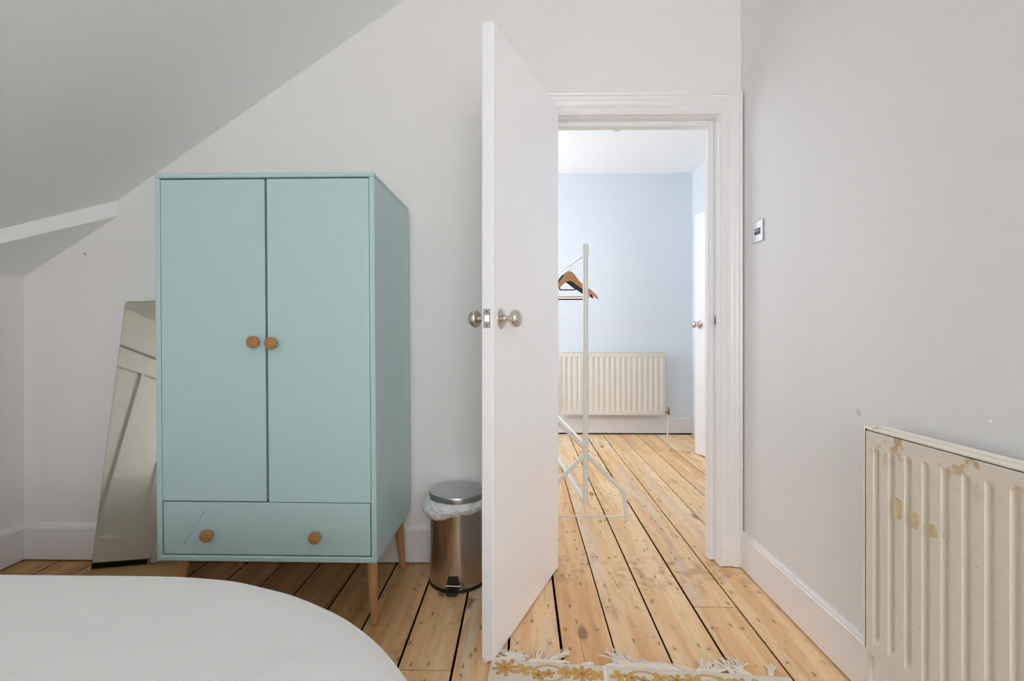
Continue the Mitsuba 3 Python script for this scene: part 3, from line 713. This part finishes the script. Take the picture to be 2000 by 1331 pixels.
def hanger_shape():
    """outline of a shaped hanger in (x, z), its crown at the origin"""
    tx = [0, .010, .020, .030, .040, .055, .075, .098, .14, .172, .182]; tz = [0, -.002, -.008, -.018, -.032, -.055, -.075, -.092, -.125, -.155, -.176]
    bx_ = [0, .012, .024, .040, .055, .075, .098, .14, .165, .180]; bz = [-.060, -.062, -.070, -.083, -.095, -.108, -.122, -.150, -.170, -.180]
    xs = np.linspace(0, .180, 34)
    top = [(x, np.interp(x, tx, tz)) for x in xs]; bot = [(x, np.interp(x, bx_, bz)) for x in xs]
    pts = [(-x, z) for x, z in top[::-1]] + top[1:] + bot[::-1] + [(-x, z) for x, z in bot[1:]]
    return Polygon(pts).buffer(.004).buffer(-.007).buffer(.003)
def make_hanger(label, s, wood, bar_mat, yaw, bar_w, bar_z=-.162, scale=1.0):
    p = RA + RDIR * s
    h = thing('coat_hanger', label, 'hanger', 'hangers on the clothes rack')
    M = rotz(yaw, (p[0], p[1], 1.443 + .0066))
    body = prism(hanger_shape(), 'y', -.007, .007)
    body.apply_scale([scale, 1, scale]); body.apply_translation((0, 0, -.046))
    put('body', moved(body, M), wood, h)
    rg_, zc = .019, .0022 - .019
    put('hook', moved(tube([(0, 0, -.052), (0, 0, -.046)] + [(rg_ * math.sin(x), 0, zc - rg_ * math.cos(x)) for x in np.radians(np.linspace(-2, 235, 24))], .0018, 8), M), 'chrome', h, 'thin steel hook', smooth=40)
    zb_, zt_ = -.046 + bar_z, -.040 + scale * float(np.interp(bar_w / scale, [0, .012, .024, .040, .055, .075, .098, .14, .165, .180], [-.060, -.062, -.070, -.083, -.095, -.108, -.122, -.150, -.170, -.180]))
    put('trouser_bar', moved(tube([(-bar_w, 0, zt_), (-bar_w, 0, zb_ + .004), (-bar_w + .004, 0, zb_), (bar_w - .004, 0, zb_), (bar_w, 0, zb_ + .004), (bar_w, 0, zt_)], .0042, 12), M), bar_mat, h, 'thin trouser bar', smooth=40)
make_hanger('honey-coloured wooden coat hanger on the rack, nearest the doorway', .48, 'hanger_wood', 'hanger_pale', -3, .125)
make_hanger('black coat hanger with a short bar, hung right behind the wooden one', .56, 'black_plastic', 'black_plastic', 2, .050, -.112, .94)
make_hanger('black coat hanger with a long trouser bar, furthest along the rack', .66, 'black_plastic', 'black_plastic', -2, .145, -.168, .9)

# ------------------------------------------------------------------ ceiling fitting
cf = thing('ceiling_light', 'small round ceiling light showing at the top of the doorway', 'ceiling light')
cfx, cfy = .705, 3.82
put('base', lathe([(0, 0), (.062, 0), (.062, -.020), (0, -.020)][::-1], 40, 'z', (cfx, cfy, 2.583)), 'lamp_white', cf, smooth=40)
put('shade', lathe([(0, -.085), (.025, -.083), (.042, -.073), (.052, -.055), (.055, -.030), (.055, -.020), (0, -.020)], 40, 'z', (cfx, cfy, 2.583)), 'lamp_grey', cf, 'grey dome shade', smooth=40)

# ------------------------------------------------------------------ rug
rg = thing('rug', 'cream cotton rug embroidered with ochre flowers, fringe towards the doorway', 'rug')
RW, RD = .886, 1.3
u = np.linspace(0, RW, 60); w_ = np.linspace(0, RD, 60)
ca, sa = math.cos(RUG_A), math.sin(RUG_A)
def rug_pt(a, b, z):          # a along the edge, b towards the viewer
    return np.array([RUG_O[0] + a * ca + b * sa, RUG_O[1] + a * sa - b * ca, z])
P = np.array([[rug_pt(a, b, .0055 + .0022 * meshkit.noise(np.array([a * 9, b * 9, 0.]), 3) + (.0015 if abs(a - .345) < .006 else 0)) for a in u] for b in w_])
uvs = np.array([[(a, b)] for b in w_ for a in u]).reshape(-1, 2)
topm = grid(P); n_t = len(topm.vertices)
edge_idx = [j for j in range(60)] + [i * 60 + 59 for i in range(1, 60)] + [59 * 60 + j for j in range(58, -1, -1)] + [i * 60 for i in range(58, 0, -1)]
low = np.array(topm.vertices)[edge_idx]; low[:, 2] = .0005
vv = np.vstack([topm.vertices, low]); fs = list(topm.faces)
for i in range(len(edge_idx)):
    j = (i + 1) % len(edge_idx); fs += [[edge_idx[i], n_t + i, edge_idx[j]], [edge_idx[j], n_t + i, n_t + j]]
uv_all = np.vstack([uvs, uvs[edge_idx]])
put('weave', trimesh.Trimesh(vv, fs, process=False), 'rug_weave', rg, uv=uv_all)
rs = np.random.default_rng(11)
def strand(a, ang, L, wave, r, z=.004, lift=.004):
    n = 9; pts = []
    x, y = a, -.001; th = ang
    for i in range(n):
        pts.append(rug_pt(x, y, z + lift * math.sin(math.pi * i / (n - 1)) + .0))
        x += math.sin(th) * L / (n - 1); y -= math.cos(th) * L / (n - 1); th += wave * rs.normal(0, .35)
    return tube(pts, np.linspace(r, r * .75, n), 6)
tassels = [(.020, 1.25, .05), (.040, 1.15, .075), (.085, -1.15, .075), (.098, -1.0, .06), (.118, 1.3, .035), (.140, .05, .070), (.155, 1.25, .045), (.178, .75, .092), (.20, 1.3, .03), (.285, 1.3, .025), (.36, 1.35, .05), (.405, -.45, .100), (.42, -.1, .075), (.435, -.9, .07), (.46, -1.2, .06),
           (.485, -1.15, .065), (.51, -1.1, .065), (.54, -1.1, .06), (.57, -1.2, .06), (.60, -1.2, .05), (.625, 1.2, .04), (.645, .25, .068), (.66, .6, .06), (.675, 1.1, .04), (.725, -.35, .075), (.745, .15, .078), (.76, -.6, .05), (.775, -1.1, .045), (.835, .35, .058)]
for a, an, L in tassels:
    ms = []
    for j in range(9):
        ms.append(strand(a + rs.uniform(-.010, .010), an + rs.normal(0, .06), L * rs.uniform(.8, 1.06), .42, rs.uniform(.0022, .0034), .003 + rs.uniform(0, .005), rs.uniform(.001, .005)))
    put('tassel', cat(*ms), 'tassel_yarn', rg, smooth=True)
put('tassel', cat(*[strand(0.004, -2.2 + rs.normal(0, .2), .035, .4, .0024) for _ in range(6)]), 'tassel_yarn', rg, smooth=True)
